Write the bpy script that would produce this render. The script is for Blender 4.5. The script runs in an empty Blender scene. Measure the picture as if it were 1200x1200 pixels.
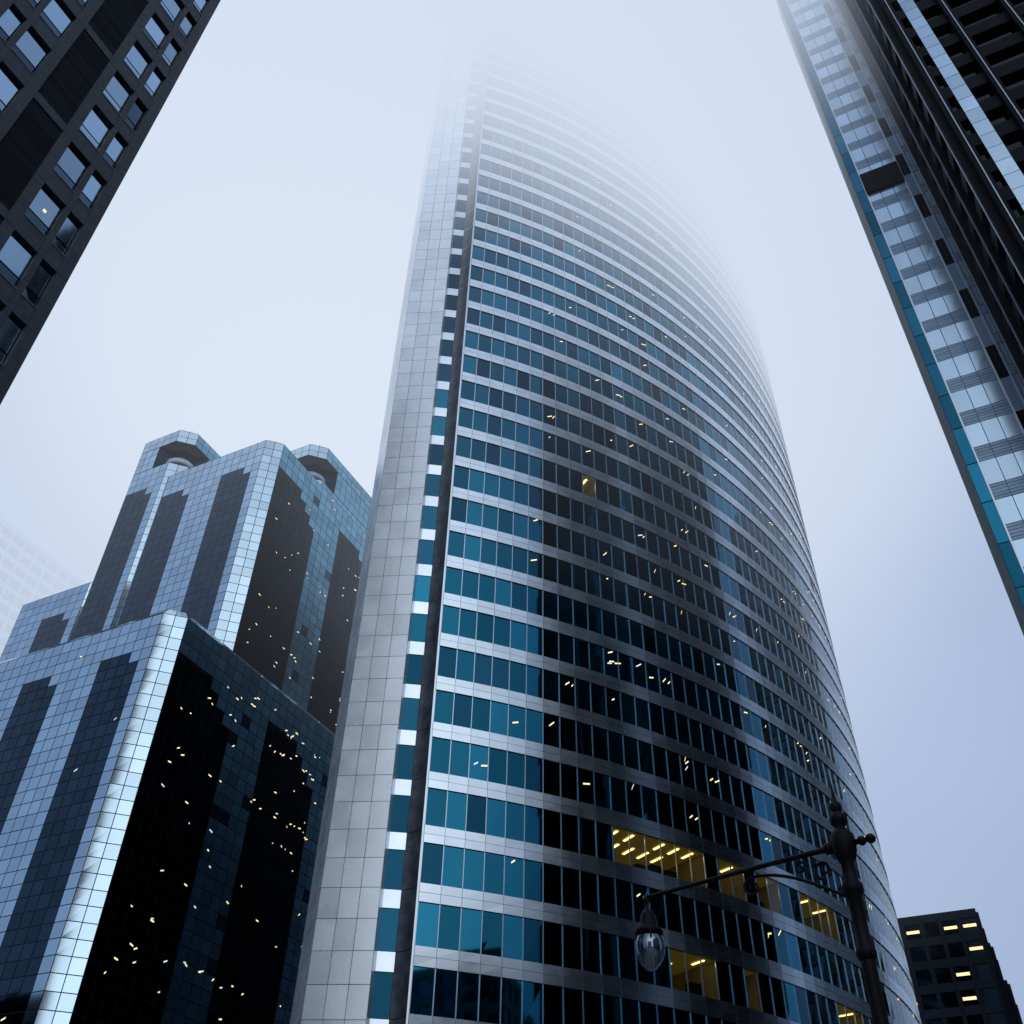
import bpy, math, random
from mathutils import Vector, Matrix
random.seed(7)
sc = bpy.context.scene
V = Vector
PI = math.pi
rad = math.radians
E1 = V((.891, -.454, 0)).normalized()     # street grid axes
E2 = V((.454, .891, 0)).normalized()
UP = V((0, 0, 1))
def G2(e1, e2, z=0.0):
    return E1*e1 + E2*e2 + UP*z
def AZ(az, d, z=0.0):
    return V((d*math.sin(rad(az)), d*math.cos(rad(az)), z))

# ------------------------------------------------------------ materials
def mat(name, col, metal=0.0, rough=0.5, var=0.0, nscale=0.0, namt=0.0, emit=None, estr=0.0, rvar=0.0, bump=0.0, spec=None):
    m = bpy.data.materials.new(name); m.use_nodes = True
    nt = m.node_tree; N = nt.nodes; L = nt.links
    b = N['Principled BSDF']
    b.inputs['Base Color'].default_value = (*col, 1)
    b.inputs['Metallic'].default_value = metal
    b.inputs['Roughness'].default_value = rough
    if spec is not None: b.inputs['Specular IOR Level'].default_value = spec
    geo = N.new('ShaderNodeNewGeometry')
    src = None
    if var > 0:
        mr = N.new('ShaderNodeMapRange')
        mr.inputs['To Min'].default_value = 1-var; mr.inputs['To Max'].default_value = 1+var
        L.new(geo.outputs['Random Per Island'], mr.inputs['Value'])
        src = mr.outputs['Result']
    if namt > 0:
        no = N.new('ShaderNodeTexNoise'); no.inputs['Scale'].default_value = nscale
        no.inputs['Detail'].default_value = 5
        L.new(geo.outputs['Position'], no.inputs['Vector'])
        mr2 = N.new('ShaderNodeMapRange')
        mr2.inputs['From Min'].default_value = .3; mr2.inputs['From Max'].default_value = .7
        mr2.inputs['To Min'].default_value = 1-namt; mr2.inputs['To Max'].default_value = 1+namt
        L.new(no.outputs['Fac'], mr2.inputs['Value'])
        if src:
            mu = N.new('ShaderNodeMath'); mu.operation = 'MULTIPLY'
            L.new(src, mu.inputs[0]); L.new(mr2.outputs['Result'], mu.inputs[1]); src = mu.outputs[0]
        else: src = mr2.outputs['Result']
        if rvar > 0:
            r = N.new('ShaderNodeMapRange')
            r.inputs['To Min'].default_value = max(0, rough-rvar); r.inputs['To Max'].default_value = rough+rvar
            L.new(no.outputs['Fac'], r.inputs['Value']); L.new(r.outputs['Result'], b.inputs['Roughness'])
        if bump > 0:
            bp = N.new('ShaderNodeBump'); bp.inputs['Strength'].default_value = bump
            L.new(no.outputs['Fac'], bp.inputs['Height']); L.new(bp.outputs['Normal'], b.inputs['Normal'])
    if src:
        vm = N.new('ShaderNodeVectorMath'); vm.operation = 'SCALE'
        vm.inputs[0].default_value = col
        L.new(src, vm.inputs['Scale']); L.new(vm.outputs['Vector'], b.inputs['Base Color'])
    if emit:
        b.inputs['Emission Color'].default_value = (*emit, 1)
        b.inputs['Emission Strength'].default_value = estr
    return m

M_TEAL = mat('tinted_glass', (.012, .105, .175), 1, .03, var=.38)
M_TEAL2 = mat('tinted_glass_dark', (.009, .055, .10), 1, .03, var=.4)
M_ALU = mat('aluminium_panel', (.58, .66, .75), 1, .22, var=.06, nscale=.6, namt=.08, rvar=.06)
M_MULL = mat('mullion_metal', (.48, .55, .63), 1, .3)
M_BACK = mat('wall_joint_dark', (.03, .035, .04), .2, .6)
M_PIL = mat('cove_dark_metal', (.14, .16, .19), .6, .42, nscale=1.2, namt=.35, rvar=.1)
M_REAR = mat('rear_wall_panel', (.012, .018, .028), .3, .5, var=.2, spec=.2)
M_SLAB = mat('slab_stone_panel', (.78, .86, .95), .4, .27, var=.08, nscale=.5, namt=.06, rvar=.08)
M_JOINT = mat('panel_joint', (.10, .11, .13), 0, .8)
M_ROOF = mat('roof_membrane', (.07, .08, .10), 0, .9, nscale=.4, namt=.2)
M_LIGHTG = mat('silver_glass', (.43, .57, .68), 1, .08, var=.12)
M_SLATE = mat('slate_glass', (.026, .050, .078), 1, .05, var=.2)
M_BLACKG = mat('black_glass', (.006, .011, .018), 1, .05, var=.4, )
M_BLUEG = mat('blue_glass', (.12, .27, .38), 1, .08, var=.2)
M_GRID = mat('curtain_wall_grid', (.02, .032, .045), .5, .4)
M_WHITE = mat('white_spandrel', (.50, .58, .68), .2, .4, var=.08)
M_BLIND = mat('blind_window', (.48, .64, .80), .6, .14, var=.14)
M_GREY = mat('grey_louvre', (.20, .29, .40), .6, .3, var=.12)
M_SIDE = mat('dark_teal_panel', (.02, .07, .09), 0, .5, var=.3, spec=.15)
M_STONE = mat('grey_granite', (.036, .046, .060), 0, .55, var=.08, nscale=3, namt=.25, bump=.1, spec=.3)
M_STONE2 = mat('buff_stone', (.2, .2, .19), 0, .8, nscale=1, namt=.25)
M_LOUV = mat('dark_louvre', (.022, .028, .038), .1, .5, var=.3, spec=.4)
M_WINL = mat('pale_window', (.42, .56, .68), 1, .06, var=.25)
M_WIND = mat('dark_window', (.08, .12, .16), 1, .06, var=.3)
M_BLK = mat('black_panel', (.005, .006, .009), 0, .6, var=.3, spec=.06)
M_FIN = mat('light_fin', (.32, .38, .46), .7, .35)
M_IRON = mat('cast_iron_paint', (.004, .005, .007), 0, .5, nscale=25, namt=.3, bump=.15, spec=.15)
M_LITS = mat('fluorescent_strip', (1, .9, .5), 0, .5, emit=(1, .80, .32), estr=3.0)
M_GLOWC = mat('glowing_ceiling', (.34, .28, .10), 0, .8, nscale=.5, namt=.3, emit=(.62, .44, .07), estr=.05)  # ceiling emission stands in for light bounced from the strips
M_GLOWW = mat('glowing_room_wall', (.10, .08, .035), 0, .8, emit=(.5, .34, .06), estr=.015)  # faint emission stands in for room light on walls and floor
M_DOT = mat('office_light', (1, .85, .5), 0, .5, emit=(1, .74, .34), estr=1.3)
M_DOTW = mat('office_light_white', (.9, .95, 1), 0, .5, emit=(.85, .9, 1), estr=.8)
M_ASPH = mat('asphalt', (.05, .05, .052), 0, .75, nscale=8, namt=.3, bump=.2)
M_PAVE = mat('concrete_paving', (.26, .26, .25), 0, .8, var=.1, nscale=1.2, namt=.2)
M_KERB = mat('kerb_stone', (.3, .3, .29), 0, .8, nscale=3, namt=.15)
M_PAINT = mat('road_paint', (.75, .75, .72), 0, .6, nscale=6, namt=.15)
M_YPAINT = mat('road_paint_yellow', (.7, .5, .08), 0, .6, nscale=6, namt=.15)

def glassmix(name, tint, tr):
    m = bpy.data.materials.new(name); m.use_nodes = True
    nt = m.node_tree; nt.nodes.clear()
    o = nt.nodes.new('ShaderNodeOutputMaterial'); mx = nt.nodes.new('ShaderNodeMixShader')
    t = nt.nodes.new('ShaderNodeBsdfTransparent'); g = nt.nodes.new('ShaderNodeBsdfGlossy')
    t.inputs['Color'].default_value = (*tint, 1); g.inputs['Roughness'].default_value = .04
    g.inputs['Color'].default_value = (.6, .75, .8, 1)
    mx.inputs[0].default_value = tr
    nt.links.new(t.outputs[0], mx.inputs[1]); nt.links.new(g.outputs[0], mx.inputs[2])
    nt.links.new(mx.outputs[0], o.inputs['Surface'])
    return m
M_CLEAR = glassmix('clear_glass', (.9, .88, .8), .08)
M_GLOBE = glassmix('globe_glass', (.55, .60, .68), .30)

# ------------------------------------------------------------ mesh builder
class MB:
    def __init__(s): s.v = []; s.f = []; s.m = []; s.mats = []; s.sm = []
    def mi(s, m):
        if m not in s.mats: s.mats.append(m)
        return s.mats.index(m)
    def poly(s, pts, m, smooth=False):
        k = len(s.v); s.v += [tuple(p) for p in pts]
        s.f.append(tuple(range(k, k+len(pts)))); s.m.append(s.mi(m)); s.sm.append(smooth)
    def box(s, o, a, b, c, m):
        p = [o, o+a, o+a+b, o+b, o+c, o+a+c, o+a+b+c, o+b+c]
        k = len(s.v); s.v += [tuple(q) for q in p]
        fl = [(0,3,2,1),(4,5,6,7),(0,1,5,4),(1,2,6,5),(2,3,7,6),(3,0,4,7)]
        if a.cross(b).dot(c) < 0: fl = [tuple(reversed(f)) for f in fl]
        mi = s.mi(m)
        for f in fl: s.f.append(tuple(k+i for i in f)); s.m.append(mi); s.sm.append(False)
    def tube(s, pts, rs, m, n=12, caps=True):
        k0 = len(s.v); mi = s.mi(m); prev = None
        for i, p in enumerate(pts):
            if i == 0: t = pts[1]-pts[0]
            elif i == len(pts)-1: t = pts[-1]-pts[-2]
            else: t = pts[i+1]-pts[i-1]
            t = t.normalized()
            if prev is None:
                ref = UP if abs(t.z) < .9 else V((1,0,0)); x = t.cross(ref).normalized()
            else: x = (prev - t*prev.dot(t)).normalized()
            prev = x; y = t.cross(x)
            r = rs[i] if isinstance(rs, (list, tuple)) else rs
            for j in range(n):
                a = 2*PI*j/n; s.v.append(tuple(p + x*(r*math.cos(a)) + y*(r*math.sin(a))))
        for i in range(len(pts)-1):
            for j in range(n):
                a = k0+i*n+j; b = k0+i*n+(j+1) % n
                s.f.append((a, b, b+n, a+n)); s.m.append(mi); s.sm.append(True)
        if caps:
            s.f.append(tuple(k0+j for j in reversed(range(n)))); s.m.append(mi); s.sm.append(False)
            q = k0+(len(pts)-1)*n
            s.f.append(tuple(q+j for j in range(n))); s.m.append(mi); s.sm.append(False)
    def lathe(s, base, prof, m, n=20, axis=UP):
        s.tube([base+axis*z for r, z in prof], [max(r, .0005) for r, z in prof], m, n)
    def obj(s, name, parent=None):
        me = bpy.data.meshes.new(name); me.from_pydata(s.v, [], s.f)
        for m in s.mats: me.materials.append(m)
        me.polygons.foreach_set('material_index', s.m)
        me.polygons.foreach_set('use_smooth', s.sm)
        me.update()
        o = bpy.data.objects.new(name, me); sc.collection.objects.link(o)
        if parent: o.parent = parent
        return o
def empty(name):
    e = bpy.data.objects.new(name, None); sc.collection.objects.link(e); return e

def pane(M, o, u, w, z0, z1, n, m, gap=.04, tilt=.006, off=.0):
    j = lambda: n*(off+random.uniform(-tilt, tilt))
    a = o+u*gap; b = o+u*(w-gap)
    M.poly([a+UP*(z0+gap)+j(), b+UP*(z0+gap)+j(), b+UP*(z1-gap)+j(), a+UP*(z1-gap)+j()], m)

def curtain(M, o, u, n, W, z0, z1, cw, ch, fm, gap=.035, tilt=.0025, back=M_GRID):
    if W < .05: return
    nx = max(1, round(W/cw)); w = W/nx
    nz = max(1, round((z1-z0)/ch)); h = (z1-z0)/nz
    bo = o - n*.04
    M.poly([bo+UP*z0, bo+u*W+UP*z0, bo+u*W+UP*z1, bo+UP*z1], back)
    for i in range(nx):
        for j in range(nz):
            m = fm(i, nz-1-j, nx)
            if m: pane(M, o+u*(w*i), u, w, z0+h*j, z0+h*(j+1), n, m, gap, tilt)

# ------------------------------------------------------------ curved tower
tower = empty('curved_office_tower')
CC = V((-26, 133, 0)); RR = 73.2
def cyl(th, r, z): return CC + V((math.cos(th)*r, math.sin(th)*r, z))
TH0 = math.atan2(62.8-133, -5.27+26)
DT = 1.42/RR; NP = 74
FL = 3.86; K0, K1 = -5, 39
def wt(k): return 20.5+FL*k
WH = 2.66
MG, MS, MM, ML = MB(), MB(), MB(), MB()
ZT = wt(K1)+1.2
def azof(th):
    p = cyl(th, RR, 0); return math.degrees(math.atan2(p.x, p.y))
lit = set()
rl = random.Random(21)
for i in range(NP):
    a = azof(TH0+DT*(i+.5))
    if (6.4 < a < 11.6) or (12.3 < a < 13.8) or (14.3 < a < 15.9) or (16.8 < a < 18.4): lit.add((3, i))
    if 9.0 < a < 12.2 or 13 < a < 13.9 or 17.6 < a < 18.8: lit.add((1, i))
    if 15.5 < a < 16.6: lit.add((0, i))
    for k in range(2, 16):
        if 8 < i < 46 and rl.random() < .004: lit.add((k, i))
for i in range(NP):
    a0 = TH0+DT*i; a1 = a0+DT
    p0 = cyl(a0, RR, 0); p1 = cyl(a1, RR, 0); u = (p1-p0); w = u.length; u.normalize()
    n = V((math.cos((a0+a1)/2), math.sin((a0+a1)/2), 0))
    for k in range(K0, K1+1):
        zt = wt(k); zb = zt-WH
        if (k, i) in lit:
            pane(MG, p0, u, w, zb, zt, n, M_CLEAR, .035, 0)
            q0 = cyl(a0, RR-5.5, 0); q1 = cyl(a1, RR-5.5, 0)
            ML.poly([p0+UP*(zt-.02)-n*.1, p1+UP*(zt-.02)-n*.1, q1+UP*(zt-.02), q0+UP*(zt-.02)], M_GLOWC)
            ML.poly([q0+UP*(zt-3), q1+UP*(zt-3), q1+UP*zt, q0+UP*zt], M_GLOWW)
            ML.poly([p0+UP*(zb-.2)-n*.1, p1+UP*(zb-.2)-n*.1, q1+UP*(zb-.2), q0+UP*(zb-.2)], M_GLOWW)
            if (k, i-1) not in lit: ML.poly([p0+UP*(zb-.2)-n*.12, p0+UP*zt-n*.12, q0+UP*zt, q0+UP*(zb-.2)], M_GLOWW)
            if (k, i+1) not in lit: ML.poly([p1+UP*(zb-.2)-n*.12, p1+UP*zt-n*.12, q1+UP*zt, q1+UP*(zb-.2)], M_GLOWW)
            if random.random() < .5:
                ML.box(p0+u*.2-n*1.4+UP*(zb-.18), u*1.0, -n*.6, UP*random.uniform(1.1, 1.6), M_BLK)
            for dd in ((.4, 1.6), (2.3, 3.6)):
                if random.random() < .72 or (dd[0] < 1 and k > 3):
                    c = (p0+p1)/2 + UP*(zt-.06)
                    ML.box(c-n*dd[0]-u*.10, -n*(dd[1]-dd[0]), u*.20, -UP*.03, M_LITS)
        else:
            pane(MG, p0, u, w, zb, zt, n, M_TEAL if random.random() < .86 else M_TEAL2, .03, .006)
            bo = p0-n*.05; 
            MG.poly([bo+UP*zb, bo+u*w+UP*zb, bo+u*w+UP*zt, bo+UP*zt], M_BACK)
        hs = FL-WH
        po = p0+n*.10
        pane(MS, po, u, w, zt, zt+hs*.5, n, M_ALU, .012, .003)
        pane(MS, po, u, w, zt+hs*.5, zt+hs, n, M_ALU, .012, .003)
        bb = p0+n*.085
        MS.poly([bb+UP*zt, bb+u*w+UP*zt, bb+u*w+UP*(zt+hs), bb+UP*(zt+hs)], M_JOINT)
        MS.poly([bb+UP*zt, p0-n*.05+UP*zt, p0-n*.05+u*w+UP*zt, bb+u*w+UP*zt], M_ALU)
        MS.poly([bb+UP*(zt+hs), bb+u*w+UP*(zt+hs), p0-n*.05+u*w+UP*(zt+hs), p0-n*.05+UP*(zt+hs)], M_ALU)
    MM.box(p0-u*.03-n*.04+UP*(wt(K0)-WH), u*.06, n*.10, UP*(ZT-wt(K0)+WH), M_MULL)
for _ in range(210):
    i = random.randrange(2, 48); k = min(27, int(abs(random.gauss(11, 8)))+2)
    if (k, i) in lit: continue
    if i < 10 and random.random() < .6: continue
    th = TH0+DT*(i+random.uniform(.2, .5)); n = V((math.cos(th), math.sin(th), 0)); u = V((-n.y, n.x, 0))
    c = cyl(th, RR, wt(k)-random.uniform(.3, 1.6))+n*.02
    for r in range(random.choice((1, 1, 2))):
        l = random.uniform(.15, .6); d = u*l + UP*random.uniform(.05, .5)
        cc = c+u*(.55*r)
        ML.poly([cc, cc+d, cc+d+UP*.12, cc+UP*.12], random.choice((M_DOT, M_DOT, M_DOT, M_DOTW)))
MP = MB()
pe = cyl(TH0, RR, 0) - V((.02, 0, 0)); r0 = AZ(-5.8, 64.5)
arc = []
for q in range(9):
    f = q/8
    p = pe.lerp(r0, f); b = math.sin(f*PI)*.28
    arc.append(p + V((.35, 1, 0)).normalized()*b)
for q in range(8):
    for k in range(K0-5, K1+1):
        z0 = max(0, wt(k)-WH); z1 = wt(k)+FL-WH if k < K1 else ZT
        if z1 <= z0: continue
        MP.poly([arc[q+1]+UP*(z0+.02), arc[q]+UP*(z0+.02), arc[q]+UP*(z1-.02), arc[q+1]+UP*(z1-.02)], M_PIL)
MP.box(pe-V((.10, .08, 0)), V((.12, 0, 0)), V((0, .14, 0)), UP*ZT, M_MULL)
s1 = AZ(-7.0, 62.75); s2 = AZ(-10.4, 63.7); s3 = AZ(-10.95, 68.5)
r1 = AZ(-7.0, 64.5)
MR = MB()
ur = (r0-r1); wr = ur.length; ur.normalize(); nr = V((ur.y, -ur.x, 0))
for k in range(K0, K1+1):
    zt = wt(k); zb = zt-WH
    MR.poly([r1-nr*.05+UP*zb, r0-nr*.05+UP*zb, r0-nr*.05+UP*(zb+FL), r1-nr*.05+UP*(zb+FL)], M_BACK)
    pane(MR, r1, ur, wr, zb, zt, nr, M_TEAL2 if random.random() < .7 else M_TEAL, .03, .004)
    pane(MR, r1+nr*.05, ur, wr, zt, zt+FL-WH, nr, M_ALU, .012, .003)
us = (s1-s2); ws = us.length; us.normalize(); ns = V((us.y, -us.x, 0))
if ns.dot(-s1) < 0: ns = -ns
MSL = MB()
top_s = ZT+1
def panels(o, u, W, n, cols, hh, m):
    w = W/cols
    MSL.poly([o-n*.03, o+u*W-n*.03, o+u*W-n*.03+UP*top_s, o-n*.03+UP*top_s], M_JOINT)
    nz = round(top_s/hh); h = top_s/nz
    for i in range(cols):
        for j in range(nz):
            pane(MSL, o+u*(w*i), u, w, h*j, h*(j+1), n, m, .018, .004)
panels(s2, us, ws, ns, 3, 1.93, M_SLAB)
u3 = (s2-s3); w3 = u3.length; u3.normalize(); n3 = V((u3.y, -u3.x, 0)); 
if n3.dot(V((-1, 0, 0))) < 0: n3 = -n3
panels(s3, u3, w3, n3, 2, 1.93, M_SLAB)
MSL.poly([s1-ns*.01, s1+V((0, 2.5, 0)), s1+V((0, 2.5, 0))+UP*top_s, s1-ns*.01+UP*top_s], M_SLAB)
MBK = MB()
endp = cyl(TH0+DT*NP, RR, 0)
def rear(a, b):
    u = (b-a); W = u.length; u.normalize()
    for k in range(K0-1, K1+1):
        MBK.poly([a+UP*(wt(k)-WH), a+u*W+UP*(wt(k)-WH), a+u*W+UP*wt(k), a+UP*wt(k)], M_BLACKG)
        MBK.poly([a+UP*wt(k), a+u*W+UP*wt(k), a+u*W+UP*(wt(k)+FL-WH), a+UP*(wt(k)+FL-WH)], M_REAR)
rear(endp, s3)
roofp = [cyl(TH0+DT*i, RR-.02, ZT) for i in range(NP+1)] + [s3+UP*ZT, s2+UP*ZT, s1+UP*ZT]
MBK.poly(roofp, M_ROOF)
for i in range(NP):
    a0 = TH0+DT*i
    zb = wt(K0)-WH
    p0 = cyl(a0, RR-1.5, 0); p1 = cyl(a0+DT, RR-1.5, 0)
    MBK.poly([p0, p1, p1+UP*zb, p0+UP*zb], M_TEAL2)
    q0 = cyl(a0, RR, 0); q1 = cyl(a0+DT, RR, 0)
    MBK.poly([p0+UP*zb, p1+UP*zb, q1+UP*zb, q0+UP*zb], M_ALU)
    if i % 6 == 0: MBK.tube([cyl(a0, RR-.6, 0), cyl(a0, RR-.6, zb)], .5, M_SLAB, 16)
MG.obj('glazing', tower); MS.obj('spandrels', tower); MM.obj('mullions', tower); ML.obj('office_lights', tower)
MP.obj('corner_cove', tower); MR.obj('recessed_window_strip', tower); MSL.obj('end_slab', tower); MBK.obj('rear_walls_and_roof', tower)

# ------------------------------------------------------------ stepped glass tower complex
step = empty('stepped_glass_office_tower')
OA = V((-30.6, 73.9, 0))
dL = -E1; dR = E2
def LP(a, b, z=0): return OA + dL*a + dR*b + UP*z
CS = 1.22
def pat_left(i, j, nx):
    g = (i) % 8
    if i < 1: return M_LIGHTG
    if g in (1, 2, 3, 4):
        st = {1: 4, 2: 3, 3: 3, 4: 3}[g]
        if j >= st: return M_SLATE
    return M_LIGHTG
def pat_right(i, j, nx):
    g = (i+1) % 11
    if j < 2: return M_BLUEG
    if g in (1, 2, 3, 4, 5, 6, 7):
        if j >= {1: 3, 2: 3, 3: 3, 4: 3, 5: 4, 6: 5, 7: 6}[g]: return M_BLACKG
    return M_BLUEG if random.random() < .95 else M_SLATE
def pat_cap(i, j, nx): return M_LIGHTG
def pat_capr(i, j, nx): return M_BLUEG
def pat_dark(i, j, nx): return M_BLACKG
def block(M, a0, a1, b0, b1, z0, z1, ch=1.5, pl=pat_left, pr=pat_right, pc_=pat_cap, bevel=True):
    zt = z1-1.1 if bevel else z1
    curtain(M, LP(a1, b0), -dL, -dR, a1-a0-ch, z0, zt, CS, CS, lambda i, j, nx: pl(nx-1-i, j, nx))
    curtain(M, LP(a0, b0+ch), dR, -dL, b1-b0-ch, z0, zt, CS, CS, pr)
    uc = (LP(a0, b0+ch)-LP(a0+ch, b0)); wc = uc.length; uc.normalize(); nc = (-dL-dR).normalized()
    curtain(M, LP(a0+ch, b0), uc, nc, wc, z0, zt, CS, CS, pc_)
    for (p, q) in ((LP(a0, b1), LP(a1, b1)), (LP(a1, b1), LP(a1, b0))):
        M.poly([p+UP*z0, q+UP*z0, q+UP*zt, p+UP*zt], M_SLATE)
    ring = [(a1, b0), (a0+ch, b0), (a0, b0+ch), (a0, b1), (a1, b1)]
    if bevel:
        s = .9
        ins = [(a1-s, b0+s), (a0+ch+.4, b0+s), (a0+s, b0+ch+.4), (a0+s, b1-s), (a1-s, b1-s)]
        for q in range(5):
            A, B_ = ring[q], ring[(q+1) % 5]; C_, D_ = ins[(q+1) % 5], ins[q]
            n = max(1, round((LP(*B_)-LP(*A)).length/CS))
            for t in range(n):
                f0 = (t+.03)/n; f1 = (t+.97)/n
                lo0 = LP(*A).lerp(LP(*B_), f0)+UP*(zt+.03); lo1 = LP(*A).lerp(LP(*B_), f1)+UP*(zt+.03)
                hi0 = LP(*D_).lerp(LP(*C_), f0)+UP*z1; hi1 = LP(*D_).lerp(LP(*C_), f1)+UP*z1
                M.poly([lo0, lo1, hi1, hi0], M_LIGHTG if q in (0, 1, 4) else M_BLUEG)
        M.poly([LP(a, b, z1-.02) for a, b in ins], M_ROOF)
        M.poly([LP(a, b, zt-.02) for a, b in ring], M_GRID)
    else:
        M.poly([LP(a, b, z1-.01) for a, b in ring], M_GRID)
        M.poly([LP(a, b, z0+.01) for a, b in ring], M_GRID)
MA = MB(); block(MA, 0, 52, 0, 46, 0, 55.5, 1.6); MA.obj('lower_block', step)
MBb = MB(); block(MBb, 4, 27, 10.5, 40, 54.3, 90, 1.6); MBb.obj('upper_block', step)
def turret(a0, a1, b0, b1, z0, z1, name):
    M = MB()
    block(M, a0, a1, b0, b1, z0, z1-7.2, 1.8, bevel=False)
    block(M, a0, a1, b0, b1, z1-7.2+.05, z1-3.2, 4.6, pl=pat_left, pr=pat_right, pc_=pat_dark, bevel=False)
    block(M, a0, a1, b0, b1, z1-3.15, z1, 1.8, pl=pat_cap, pr=pat_capr)
    c = LP(a0+2.6, b0+2.6)
    M.tube([c+UP*(z1-7.2), c+UP*(z1-3.2)], 1.0, M_BLK, 20)
    M.tube([c+UP*(z1-6.4), c+UP*(z1-5.5)], 1.9, M_WHITE, 24)
    for q in range(6):
        M.tube([LP(a0+2+q*.9, b0+2.2, z1-.05), LP(a0+2+q*.9, b0+2.2, z1+.8)], .03, M_PIL, 6)
    M.tube([LP(a0+2, b0+2.2, z1+.78), LP(a0+6.5, b0+2.2, z1+.78)], .03, M_PIL, 6)
    M.obj(name, step)
turret(19.8, 27.6, 10.1, 26, 54.3, 98.5, 'west_turret')
turret(5.4, 16, 20, 46, 54.3, 98.8, 'east_turret')
MD = MB(); block(MD, 27.6, 40.5, 10.9, 38, 54.3, 75.5, 1.6); MD.obj('west_wing', step)
MLt = MB()
def dots(a, b, u, n, W, z0, z1, cnt, rows=None):
    o = LP(a, b)+n*.03
    for _ in range(cnt):
        x = random.uniform(1.5, W-1); z = random.uniform(z0, z1)
        if rows and random.random() < .45: z = random.choice(rows)
        z = round(z/CS)*CS+random.uniform(.3, 1.0)
        l = random.uniform(.10, .42)
        p = o+u*x+UP*z
        d = u*l+UP*random.uniform(-.1, .2)
        MLt.poly([p, p+d, p+d+UP*.12, p+UP*.12], random.choice((M_DOT, M_DOT, M_DOTW)))
dots(0, 1.6, dR, -dL, 43, 8, 52, 230, rows=[50, 47, 41, 20, 26])
dots(4, 12, dR, -dL, 20, 58, 88, 50, rows=[60, 62, 66])
dots(50, 0, -dL, -dR, 48, 6, 52, 34)
MLt.obj('office_lights', step)

# ------------------------------------------------------------ pale tower on the right
band = empty('banded_glass_office_tower')
MGb = MB()
gc = AZ(33.1, 63)
FG = 3.9; HG = 150
nf = int(HG/FG)
fd = -E2
cols = [(0, .9, 'edge'), (.9, 4.6, 'blind'), (4.6, 5.5, 'chan'), (5.5, 9.2, 'small'), (9.2, 10, 'chan'), (10, 20, 'small')]
for k in range(nf):
    z0 = k*FG
    for x0, x1, kd in cols:
        o = gc+E1*x0
        if kd == 'edge':
            pane(MGb, o, E1, x1-x0, z0, z0+FG, fd, M_TEAL, .05, .004)
        elif kd == 'blind':
            n3_ = 3; w = (x1-x0)/n3_
            if k == 24:
                MGb.box(o+UP*(z0-1.0)+fd*.02, E1*(x1-x0), fd*.25, UP*3.6, M_BLK)
            for q in range(n3_):
                oo = o+E1*(w*q)
                pane(MGb, oo, E1, w, z0+1.5, z0+FG, fd, M_BLIND, .03, .006)
                for s in range(5): pane(MGb, oo, E1, w, z0+.3*s, z0+.3*(s+1), fd, M_GREY, .02, .003)
        elif kd == 'chan':
            pane(MGb, o-fd*.03, E1, x1-x0, z0, z0+FG, fd, M_GREY if k % 2 else M_SLATE, .03, .003)
        else:
            n3_ = max(1, round((x1-x0)/.95)); w = (x1-x0)/n3_
            for q in range(n3_):
                pane(MGb, o+E1*(w*q), E1, w, z0+1.2, z0+FG, fd, M_BLIND, .04, .006)
                pane(MGb, o+E1*(w*q), E1, w, z0, z0+1.2, fd, M_GREY, .02, .003)
bo = gc-fd*.05
MGb.poly([bo, bo+E1*20, bo+E1*20+UP*HG, bo+UP*HG], M_TEAL2)
for x in (.9, 4.6, 5.5, 9.2, 10): MGb.box(gc+E1*(x-.06)+fd*-.04, E1*.12, fd*.16, UP*HG, M_MULL)
MGb.obj('front_facade', band)
MG2 = MB()
DG = 6
curtain(MG2, gc+E2*DG, -E2, -E1, DG, 0, HG, 1.5, 1.95, lambda i, j, nx: M_SIDE, back=M_GRID)
far = gc+E2*DG
MG2.poly([far, far+E1*20, far+E1*20+UP*HG, far+UP*HG], M_SLATE)
a = gc+E1*20; b = far+E1*20
MG2.poly([a, b, b+UP*HG, a+UP*HG], M_SLATE)
MG2.poly([gc+UP*HG, a+UP*HG, b+UP*HG, far+UP*HG], M_ROOF)
MG2.obj('side_facade', band)

# ------------------------------------------------------------ dark tower far right
dark = empty('dark_office_tower')
MH = MB()
hc = V((34.5, 37.5, 0)); DH = 13; WHh = 40; HH = 145
for (o, u, n, W) in ((hc, E1, -E2, WHh), (hc+E2*DH, -E2, -E1, DH)):
    front = (W == WHh)
    MH.poly([o, o+u*W, o+u*W+UP*HH, o+UP*HH], M_BLACKG)
    for k in range(int(HH/3.9)+1):
        MH.box(o+UP*(k*3.9-.9)-n*.02, u*W, n*.55, UP*1.7, M_BLK)
    x = 0; q = 0
    while x <= W+.01:
        MH.box(o+u*(x-.3)-n*.02, u*.6, n*.95, UP*HH, M_BLK)
        MH.box(o+u*(x-.04)+n*.93, u*.08, n*.10, UP*HH, M_FIN)
        x += 4.0 if front else 4.333
        q += 1
for k in range(int(HH/1.95)):
    pane(MH, hc+E1*1.0-E2*.6, E1, 1.2, k*1.95, k*1.95+1.95, -E2, M_BLIND, .03, .006)
MH.poly([hc+UP*HH, hc+E1*WHh+UP*HH, hc+E1*WHh+E2*DH+UP*HH, hc+E2*DH+UP*HH], M_ROOF)
bb = hc+E2*DH
MH.poly([bb, bb+E1*WHh, bb+E1*WHh+UP*HH, bb+UP*HH], M_BLK)
bb = hc+E1*WHh
MH.poly([bb, bb+E2*DH, bb+E2*DH+UP*HH, bb+UP*HH], M_BLK)
MH.obj('facades', dark)

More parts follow.
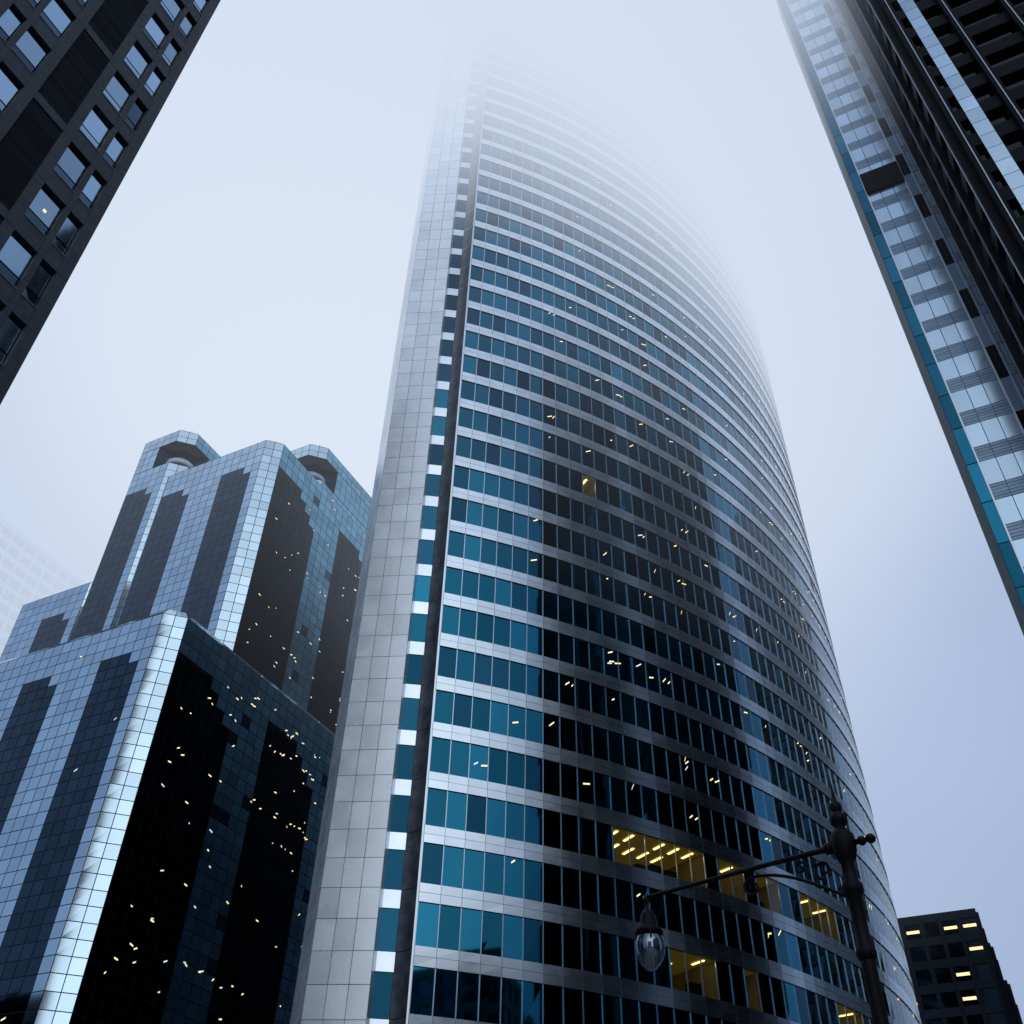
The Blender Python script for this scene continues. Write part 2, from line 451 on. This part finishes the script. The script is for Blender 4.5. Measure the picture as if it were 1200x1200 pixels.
# ------------------------------------------------------------ granite building left
gran = empty('granite_office_building')
MI = MB()
ic = AZ(-37.5, 34); HI = 112; WI = 44; FI = 3.9
n = E1; u = -E2
cl = []
x = .6; seq = [('w', .85, .28), ('W', 1.35, .55), ('L', 1.9, .55), ('W', 1.35, .28), ('w', .85, .55), ('L', 1.9, .55)]
q = 0
while x < WI-2.5:
    kd, w, pr = seq[q % 6]; cl.append((x, w, kd)); x += w+pr; q += 1
MI.poly([ic-n*.35, ic-n*.35+u*WI, ic-n*.35+u*WI+UP*HI, ic-n*.35+UP*HI], M_STONE)
prevx = 0
for (x, w, kd) in cl+[(WI, 0, '')]:
    nz = int(HI/(FI/2))
    for r in range(nz):
        MI.box(ic-n*.34+u*prevx+UP*(r*FI/2+.01), u*(x-prevx), n*.36, UP*(FI/2-.02), M_STONE)
    prevx = x+w
for (x, w, kd) in cl:
    for k in range(int(HI/FI)):
        z0 = k*FI; o = ic+u*x
        if kd == 'L':
            if k % 2 == 0: MI.box(o-n*.34+UP*(z0+.01), u*w, n*.32, UP*.6, M_STONE)
            for s in range(12 if k % 2 else 10):
                zz_ = z0+(.02 if k % 2 else .62)+s*.32
                MI.poly([o-n*.17+UP*zz_, o+u*w-n*.17+UP*zz_, o+u*w-n*.02+UP*(zz_+.22), o-n*.02+UP*(zz_+.22)], M_LOUV)
            MI.poly([o-n*.2+UP*z0, o+u*w-n*.2+UP*z0, o+u*w-n*.2+UP*(z0+FI), o-n*.2+UP*(z0+FI)], M_BLK)
        else:
            MI.box(o-n*.34+UP*(z0+.01), u*w, n*.33, UP*1.15, M_STONE)
            lower = random.random() < .5
            pane(MI, o-n*.22, u, w, z0+1.17, z0+2.0, n, M_WIND if lower else M_WINL, .05, .004)
            pane(MI, o-n*.22, u, w, z0+2.0, z0+FI, n, M_WINL if random.random() < .85 else M_WIND, .05, .004)
            MI.poly([o-n*.25+UP*z0, o+u*w-n*.25+UP*z0, o+u*w-n*.25+UP*(z0+FI), o-n*.25+UP*(z0+FI)], M_BLK)
            MI.box(o-n*.2+UP*(z0+1.16), u*w, n*.22, UP*.06, M_PIL)
            if random.random() < .07:
                p = o+u*(w*.4)-n*.19+UP*(z0+2.6)
                MI.poly([p, p+u*.16, p+u*.16+UP*.16, p+UP*.16], M_DOT)
a = ic-n*22
MI.poly([ic-n*.0, ic+UP*HI, a+UP*HI, a], M_STONE)
MI.poly([ic+UP*HI, ic+u*WI+UP*HI, a+u*WI+UP*HI, a+UP*HI], M_ROOF)
MI.poly([ic+u*WI, ic+u*WI+UP*HI, a+u*WI+UP*HI, a+u*WI], M_STONE)
MI.poly([a, a+u*WI, a+u*WI+UP*HI, a+UP*HI], M_STONE)
MI.obj('walls_and_windows', gran)

# ------------------------------------------------------------ simple windowed blocks
def slabblock(name, c, W, D, H, wallm, winm, fl=3.9, bay=3.0, lights=0):
    e = empty(name); M = MB()
    for (o, u, n, L_) in ((c, E1, -E2, W), (c+E1*W, E2, E1, D), (c+E1*W+E2*D, -E1, E2, W), (c+E2*D, -E2, -E1, D)):
        M.poly([o-n*.3, o+u*L_-n*.3, o+u*L_-n*.3+UP*H, o-n*.3+UP*H], winm)
        nb = max(1, round(L_/bay)); w = L_/nb
        nk = max(1, round(H/fl)); h = H/nk
        for i in range(nb+1): 
            M.box(o+u*(w*i-.35)-n*.3, u*.7, n*.3, UP*H, wallm)
        for k in range(nk+1):
            M.box(o-n*.3+UP*(h*k-.7), u*L_, n*.29, UP*1.4, wallm)
        for i in range(nb):
            for k in range(nk):
                if random.random() < lights:
                    p = o+u*(w*i+.5)-n*.27+UP*(h*k+1.6)
                    M.poly([p, p+u*(w-1.0), p+u*(w-1.0)+UP*.5, p+UP*.5], M_DOT)
    M.poly([c+UP*H, c+E1*W+UP*H, c+E1*W+E2*D+UP*H, c+E2*D+UP*H], M_ROOF)
    M.obj('walls_and_windows', e)
    return e
M_FAR = mat('far_dark_concrete', (.022, .03, .042), 0, .7, var=.2, spec=.1)
jc = AZ(25.6, 190)
slabblock('distant_office_block', jc-E1*22, 22, 9, 64.5, M_FAR, M_BLACKG, lights=.36)
slabblock('distant_office_block', jc-E1*20+E2*9.5, 20.6, 8, 61.5, M_FAR, M_BLACKG, lights=.1)
slabblock('distant_office_block', jc-E1*20+E2*18, 21.4, 14, 57.5, M_FAR, M_BLACKG, lights=.08)
slabblock('hazy_office_tower', AZ(-35, 235)-E1*33, 33, 40, 168, M_WHITE, M_SLATE, bay=4.0)
slabblock('stone_office_block', G2(52, -45), 40, 70, 50, M_STONE2, M_WIND)
slabblock('stone_office_block', G2(5, -110), 36, 50, 38, M_STONE2, M_WIND)
slabblock('stone_office_block', G2(-150, -25), 52, 38, 36, M_BLK, M_BLACKG)  # unseen dark-clad block, added for its reflection in the stepped tower
slabblock('unseen_dark_office_block', G2(10.0, 73.5), 30, 21, 142, M_BLK, M_BLACKG)  # out of view, added so the curved glass reflects a dark mass
slabblock('unseen_dark_office_block', G2(18.5, 134), 34, 30, 140, M_STONE, M_SLATE)  # also unseen, added to darken reflections near the curved tower's right edge

# ------------------------------------------------------------ street lamp
lamp = empty('street_lamp')
LB = AZ(19.75, 12.9)
MLp = MB()
MLp.lathe(LB+UP*.14, [(.28, 0), (.28, .25), (.22, .3), (.22, .7), (.25, .75), (.19, .85), (.13, 1.1), (.11, 1.3), (.10, 3), (.085, 5.2), (.08, 6.1)], M_IRON, 20)
MLp.lathe(LB, [(.085, 5.45), (.12, 5.5), (.12, 5.56), (.085, 5.62), (.085, 6.2), (.13, 6.26), (.13, 6.34), (.09, 6.4), (.08, 6.62), (.12, 6.68), (.15, 6.78), (.16, 6.88), (.15, 6.98), (.10, 7.05), (.06, 7.08),
    (.06, 7.10), (.10, 7.14), (.115, 7.20), (.10, 7.26), (.05, 7.30), (.05, 7.31), (.075, 7.345), (.08, 7.38), (.065, 7.42), (.03, 7.46), (.022, 7.55), (.004, 7.80)], M_IRON, 20)
ae = AZ(8.35, 14.15); ad = (ae-LB); al = ad.length; ad.normalize()
ZA = 6.86
MLp.tube([LB+UP*ZA-ad*.12, LB+ad*.5+UP*ZA, LB+ad*(al*.5)+UP*(ZA-.01), LB+ad*al+UP*(ZA-.04)], [.045, .035, .03, .028], M_IRON, 12)
MLp.tube([LB+UP*ZA-ad*z for z in (.08, .2, .22, .26, .3, .33, .36, .40, .43)], [.04, .035, .06, .06, .03, .055, .065, .05, .004], M_IRON, 14)
MLp.tube([LB+UP*ZA+ad*z for z in (.10, .16, .17, .24, .25, .34)], [.05, .05, .075, .075, .05, .03], M_IRON, 14)
pts = []
for t in range(25):
    f = t/24
    pts.append(LB+ad*(.08+1.25*f)+UP*(6.22+.52*math.sin(f*PI/2)))
MLp.tube(pts, .022, M_IRON, 8)
def scroll(c, r0, turns, sgn, start):
    P = []
    for t in range(40):
        f = t/39; a = start+sgn*turns*2*PI*f; r = r0*(1-.8*f)
        P.append(c+ad*(r*math.cos(a))+UP*(r*math.sin(a)))
    MLp.tube(P, .018, M_IRON, 8)
scroll(LB+ad*1.33+UP*(6.74-.13), .13, 1.4, -1, PI/2)
scroll(LB+ad*.32+UP*6.62, .13, 1.3, 1, -PI/2)
scroll(LB+ad*.62+UP*6.70, .09, 1.2, -1, PI)
MLp.obj('post_and_arm', lamp)
MLa = MB()
lc = LB+ad*al
MLa.lathe(lc, [(.03, ZA-.01), (.05, ZA-.05), (.05, ZA-.1), (.025, ZA-.13), (.025, ZA-.2), (.06, ZA-.22), (.10, ZA-.28), (.12, ZA-.38), (.13, ZA-.46), (.19, ZA-.49), (.20, ZA-.54), (.18, ZA-.555)], M_IRON, 24)
for q in range(3):
    a = q*2*PI/3+.5
    d = V((math.cos(a), math.sin(a), 0))
    MLa.tube([lc+d*.19+UP*(ZA-.52), lc+d*.215+UP*(ZA-.6), lc+d*.19+UP*(ZA-.66)], .012, M_IRON, 6)
MLa.obj('lantern_cap', lamp)
MLg = MB()
MLg.lathe(lc, [(.16, ZA-.55), (.185, ZA-.60), (.205, ZA-.68), (.205, ZA-.76), (.18, ZA-.86), (.13, ZA-.95), (.07, ZA-1.01), (.02, ZA-1.035)], M_GLOBE, 28)
MLg.lathe(lc, [(.04, ZA-.56), (.05, ZA-.62), (.055, ZA-.74), (.03, ZA-.80)], M_BLIND, 12)
MLg.obj('glass_globe', lamp)

# ------------------------------------------------------------ ground, pavements, road markings
g = MB(); S = 3000
g.poly([V((-S, -S, -.004)), V((S, -S, -.004)), V((S, S, -.004)), V((-S, S, -.004))], M_ASPH); g.obj('ground')
def pav(e10, e11, e20, e21):
    M = MB()
    M.box(G2(e10, e20, 0), E1*(e11-e10), E2*(e21-e20), UP*.13, M_KERB)
    M.poly([G2(e10+.2, e20+.2, .134), G2(e11-.2, e20+.2, .134), G2(e11-.2, e21-.2, .134), G2(e10+.2, e21-.2, .134)], M_PAVE)
    M.obj('pavement')
pav(-12, 100, -160, 14.5); pav(-170, -27, -160, 17); pav(-150, -8, 46, 170); pav(4, 120, 44, 170)
R_ = MB()
for s in range(-40, 44):
    R_.poly([G2(s*3, 29.9, .004), G2(s*3+1.8, 29.9, .004), G2(s*3+1.8, 30.05, .004), G2(s*3, 30.05, .004)], M_YPAINT)
for s in range(12):
    R_.poly([G2(-25+s*1.05, 15, .004), G2(-24.5+s*1.05, 15, .004), G2(-24.5+s*1.05, 18, .004), G2(-25+s*1.05, 18, .004)], M_PAINT)
R_.obj('road_markings')

# ------------------------------------------------------------ fog bank drifting round the tower tops
fb = MB()
fb.box(V((-250, 10, 50)), V((360, 0, 0)), V((0, 300, 0)), V((0, 0, 160)), M_BACK)
fog = fb.obj('fog')
fm_ = bpy.data.materials.new('fog_volume'); fm_.use_nodes = True
nt = fm_.node_tree; N = nt.nodes; L = nt.links; N.clear()
out = N.new('ShaderNodeOutputMaterial'); add = N.new('ShaderNodeAddShader')
ab = N.new('ShaderNodeVolumeAbsorption'); ab.inputs['Color'].default_value = (0, 0, 0, 1)
em = N.new('ShaderNodeEmission')  # fog emits its own light in place of scattered daylight
geo = N.new('ShaderNodeNewGeometry'); sep = N.new('ShaderNodeSeparateXYZ')
L.new(geo.outputs['Position'], sep.inputs[0])
mr = N.new('ShaderNodeMapRange'); mr.inputs['From Min'].default_value = 95; mr.inputs['From Max'].default_value = 172
mr.inputs['To Min'].default_value = .0012; mr.inputs['To Max'].default_value = .21
L.new(sep.outputs['Z'], mr.inputs['Value'])
flat = N.new('ShaderNodeVectorMath'); flat.operation = 'MULTIPLY'; flat.inputs[1].default_value = (1, 1, 0)
L.new(geo.outputs['Position'], flat.inputs[0])
def blob(cx, cy, r0_, r1_, amp=1.0):
    d = N.new('ShaderNodeVectorMath'); d.operation = 'DISTANCE'; d.inputs[1].default_value = (cx, cy, 0)
    L.new(flat.outputs[0], d.inputs[0])
    q = N.new('ShaderNodeMapRange'); q.interpolation_type = 'SMOOTHSTEP'
    q.inputs['From Min'].default_value = r0_; q.inputs['From Max'].default_value = r1_
    q.inputs['To Min'].default_value = amp; q.inputs['To Max'].default_value = 0
    L.new(d.outputs['Value'], q.inputs['Value']); return q.outputs['Result']
b1 = blob(-2, 112, 40, 92); b2 = blob(-145, 205, 50, 98, .027)
mul = N.new('ShaderNodeMath'); mul.operation = 'MULTIPLY_ADD'; L.new(b1, mul.inputs[0]); L.new(mr.outputs['Result'], mul.inputs[1]); L.new(b2, mul.inputs[2])
L.new(mul.outputs[0], ab.inputs['Density']); L.new(mul.outputs[0], em.inputs['Strength'])
ds = N.new('ShaderNodeVectorMath'); ds.operation = 'DISTANCE'; ds.inputs[1].default_value = (-25, 115, 150)
L.new(geo.outputs['Position'], ds.inputs[0])
m2 = N.new('ShaderNodeMapRange'); m2.interpolation_type = 'SMOOTHSTEP'
m2.inputs['From Min'].default_value = 20; m2.inputs['From Max'].default_value = 200
L.new(ds.outputs['Value'], m2.inputs['Value'])
cr = N.new('ShaderNodeMix'); cr.data_type = 'RGBA'
cr.inputs['A'].default_value = (.73, .81, .94, 1); cr.inputs['B'].default_value = (.42, .53, .73, 1)  # brighter core painted into the fog glow, imitating sun behind cloud
L.new(m2.outputs['Result'], cr.inputs['Factor']); L.new(cr.outputs['Result'], em.inputs['Color'])
L.new(ab.outputs[0], add.inputs[0]); L.new(em.outputs[0], add.inputs[1]); L.new(add.outputs[0], out.inputs['Volume'])
fog.data.materials.clear(); fog.data.materials.append(fm_)
try: fm_.cycles.volume_step_rate = .35
except Exception as ex: print('step', ex)

# ------------------------------------------------------------ world + sun
w = bpy.data.worlds.new('World'); sc.world = w; w.use_nodes = True
nt = w.node_tree; N = nt.nodes; L = nt.links; N.clear()
wo = N.new('ShaderNodeOutputWorld')
sky = N.new('ShaderNodeTexSky'); sky.sky_type = 'NISHITA'; sky.sun_disc = False
sky.sun_elevation = rad(50); sky.sun_rotation = rad(-12)
bg1 = N.new('ShaderNodeBackground'); bg1.inputs['Strength'].default_value = .05; L.new(sky.outputs[0], bg1.inputs['Color'])
tc = N.new('ShaderNodeTexCoord')
def dotn(v):
    d = N.new('ShaderNodeVectorMath'); d.operation = 'DOT_PRODUCT'; d.inputs[1].default_value = V(v).normalized()
    L.new(tc.outputs['Generated'], d.inputs[0]); return d.outputs['Value']
m3 = N.new('ShaderNodeMapRange'); m3.inputs['From Min'].default_value = -1; m3.inputs['From Max'].default_value = 1
L.new(dotn((-.18, .66, .74)), m3.inputs['Value'])
ramp = N.new('ShaderNodeValToRGB'); el = ramp.color_ramp.elements
pts_ = [(.25, (.12, .17, .28)), (.50, (.29, .39, .56)), (.80, (.34, .44, .64)), (.90, (.45, .56, .77)), (.95, (.60, .70, .88)), (1.0, (.77, .85, .97))]
el[0].position, el[0].color = pts_[0][0], (*pts_[0][1], 1)
el[1].position, el[1].color = pts_[-1][0], (*pts_[-1][1], 1)
for p_, c_ in pts_[1:-1]:
    e_ = el.new(p_); e_.color = (*c_, 1)
L.new(m3.outputs['Result'], ramp.inputs['Fac'])
m4 = N.new('ShaderNodeMapRange'); m4.interpolation_type = 'SMOOTHSTEP'
m4.inputs['From Min'].default_value = .72; m4.inputs['From Max'].default_value = 1
L.new(dotn((.08, -.90, .36)), m4.inputs['Value'])
cm = N.new('ShaderNodeMix'); cm.data_type = 'RGBA'
L.new(m4.outputs['Result'], cm.inputs['Factor']); L.new(ramp.outputs['Color'], cm.inputs['A'])
cm.inputs['B'].default_value = (1.45, 1.55, 1.65, 1)
cn = N.new('ShaderNodeTexNoise'); cn.inputs['Scale'].default_value = 2.2; cn.inputs['Detail'].default_value = 3
L.new(tc.outputs['Generated'], cn.inputs['Vector'])
m5 = N.new('ShaderNodeMapRange'); m5.inputs['From Min'].default_value = .3; m5.inputs['From Max'].default_value = .7
m5.inputs['To Min'].default_value = .94; m5.inputs['To Max'].default_value = 1.05
L.new(cn.outputs['Fac'], m5.inputs['Value'])
bg2 = N.new('ShaderNodeBackground'); L.new(cm.outputs['Result'], bg2.inputs['Color']); L.new(m5.outputs['Result'], bg2.inputs['Strength'])
mx = N.new('ShaderNodeMixShader'); mx.inputs[0].default_value = .92
L.new(bg1.outputs[0], mx.inputs[1]); L.new(bg2.outputs[0], mx.inputs[2]); L.new(mx.outputs[0], wo.inputs['Surface'])
sl = bpy.data.lights.new('sun', 'SUN'); sl.energy = .5; sl.angle = rad(15); sl.color = (1, .98, .96)
so = bpy.data.objects.new('sun', sl); sc.collection.objects.link(so)
dirs = V((math.sin(rad(-12))*math.cos(rad(50)), math.cos(rad(-12))*math.cos(rad(50)), math.sin(rad(50))))
so.rotation_euler = dirs.to_track_quat('Z', 'Y').to_euler()

# ------------------------------------------------------------ camera
cam = bpy.data.cameras.new('camera'); co = bpy.data.objects.new('camera', cam); sc.collection.objects.link(co)
cam.sensor_width = 36; cam.lens = 34.5; cam.clip_end = 6000
p = rad(41.7); r = rad(1.55)
F = V((0, math.cos(p), math.sin(p))); U0 = V((0, -math.sin(p), math.cos(p))); X0 = V((1, 0, 0))
Rc = X0*math.cos(r)+U0*math.sin(r); Uc = -X0*math.sin(r)+U0*math.cos(r)
mt = Matrix((Rc, Uc, -F)).transposed().to_4x4(); mt.translation = V((0, 0, 1.6))
co.matrix_world = mt
sc.camera = co
sc.view_settings.view_transform = 'Standard'; sc.view_settings.look = 'None'; sc.view_settings.exposure = 0
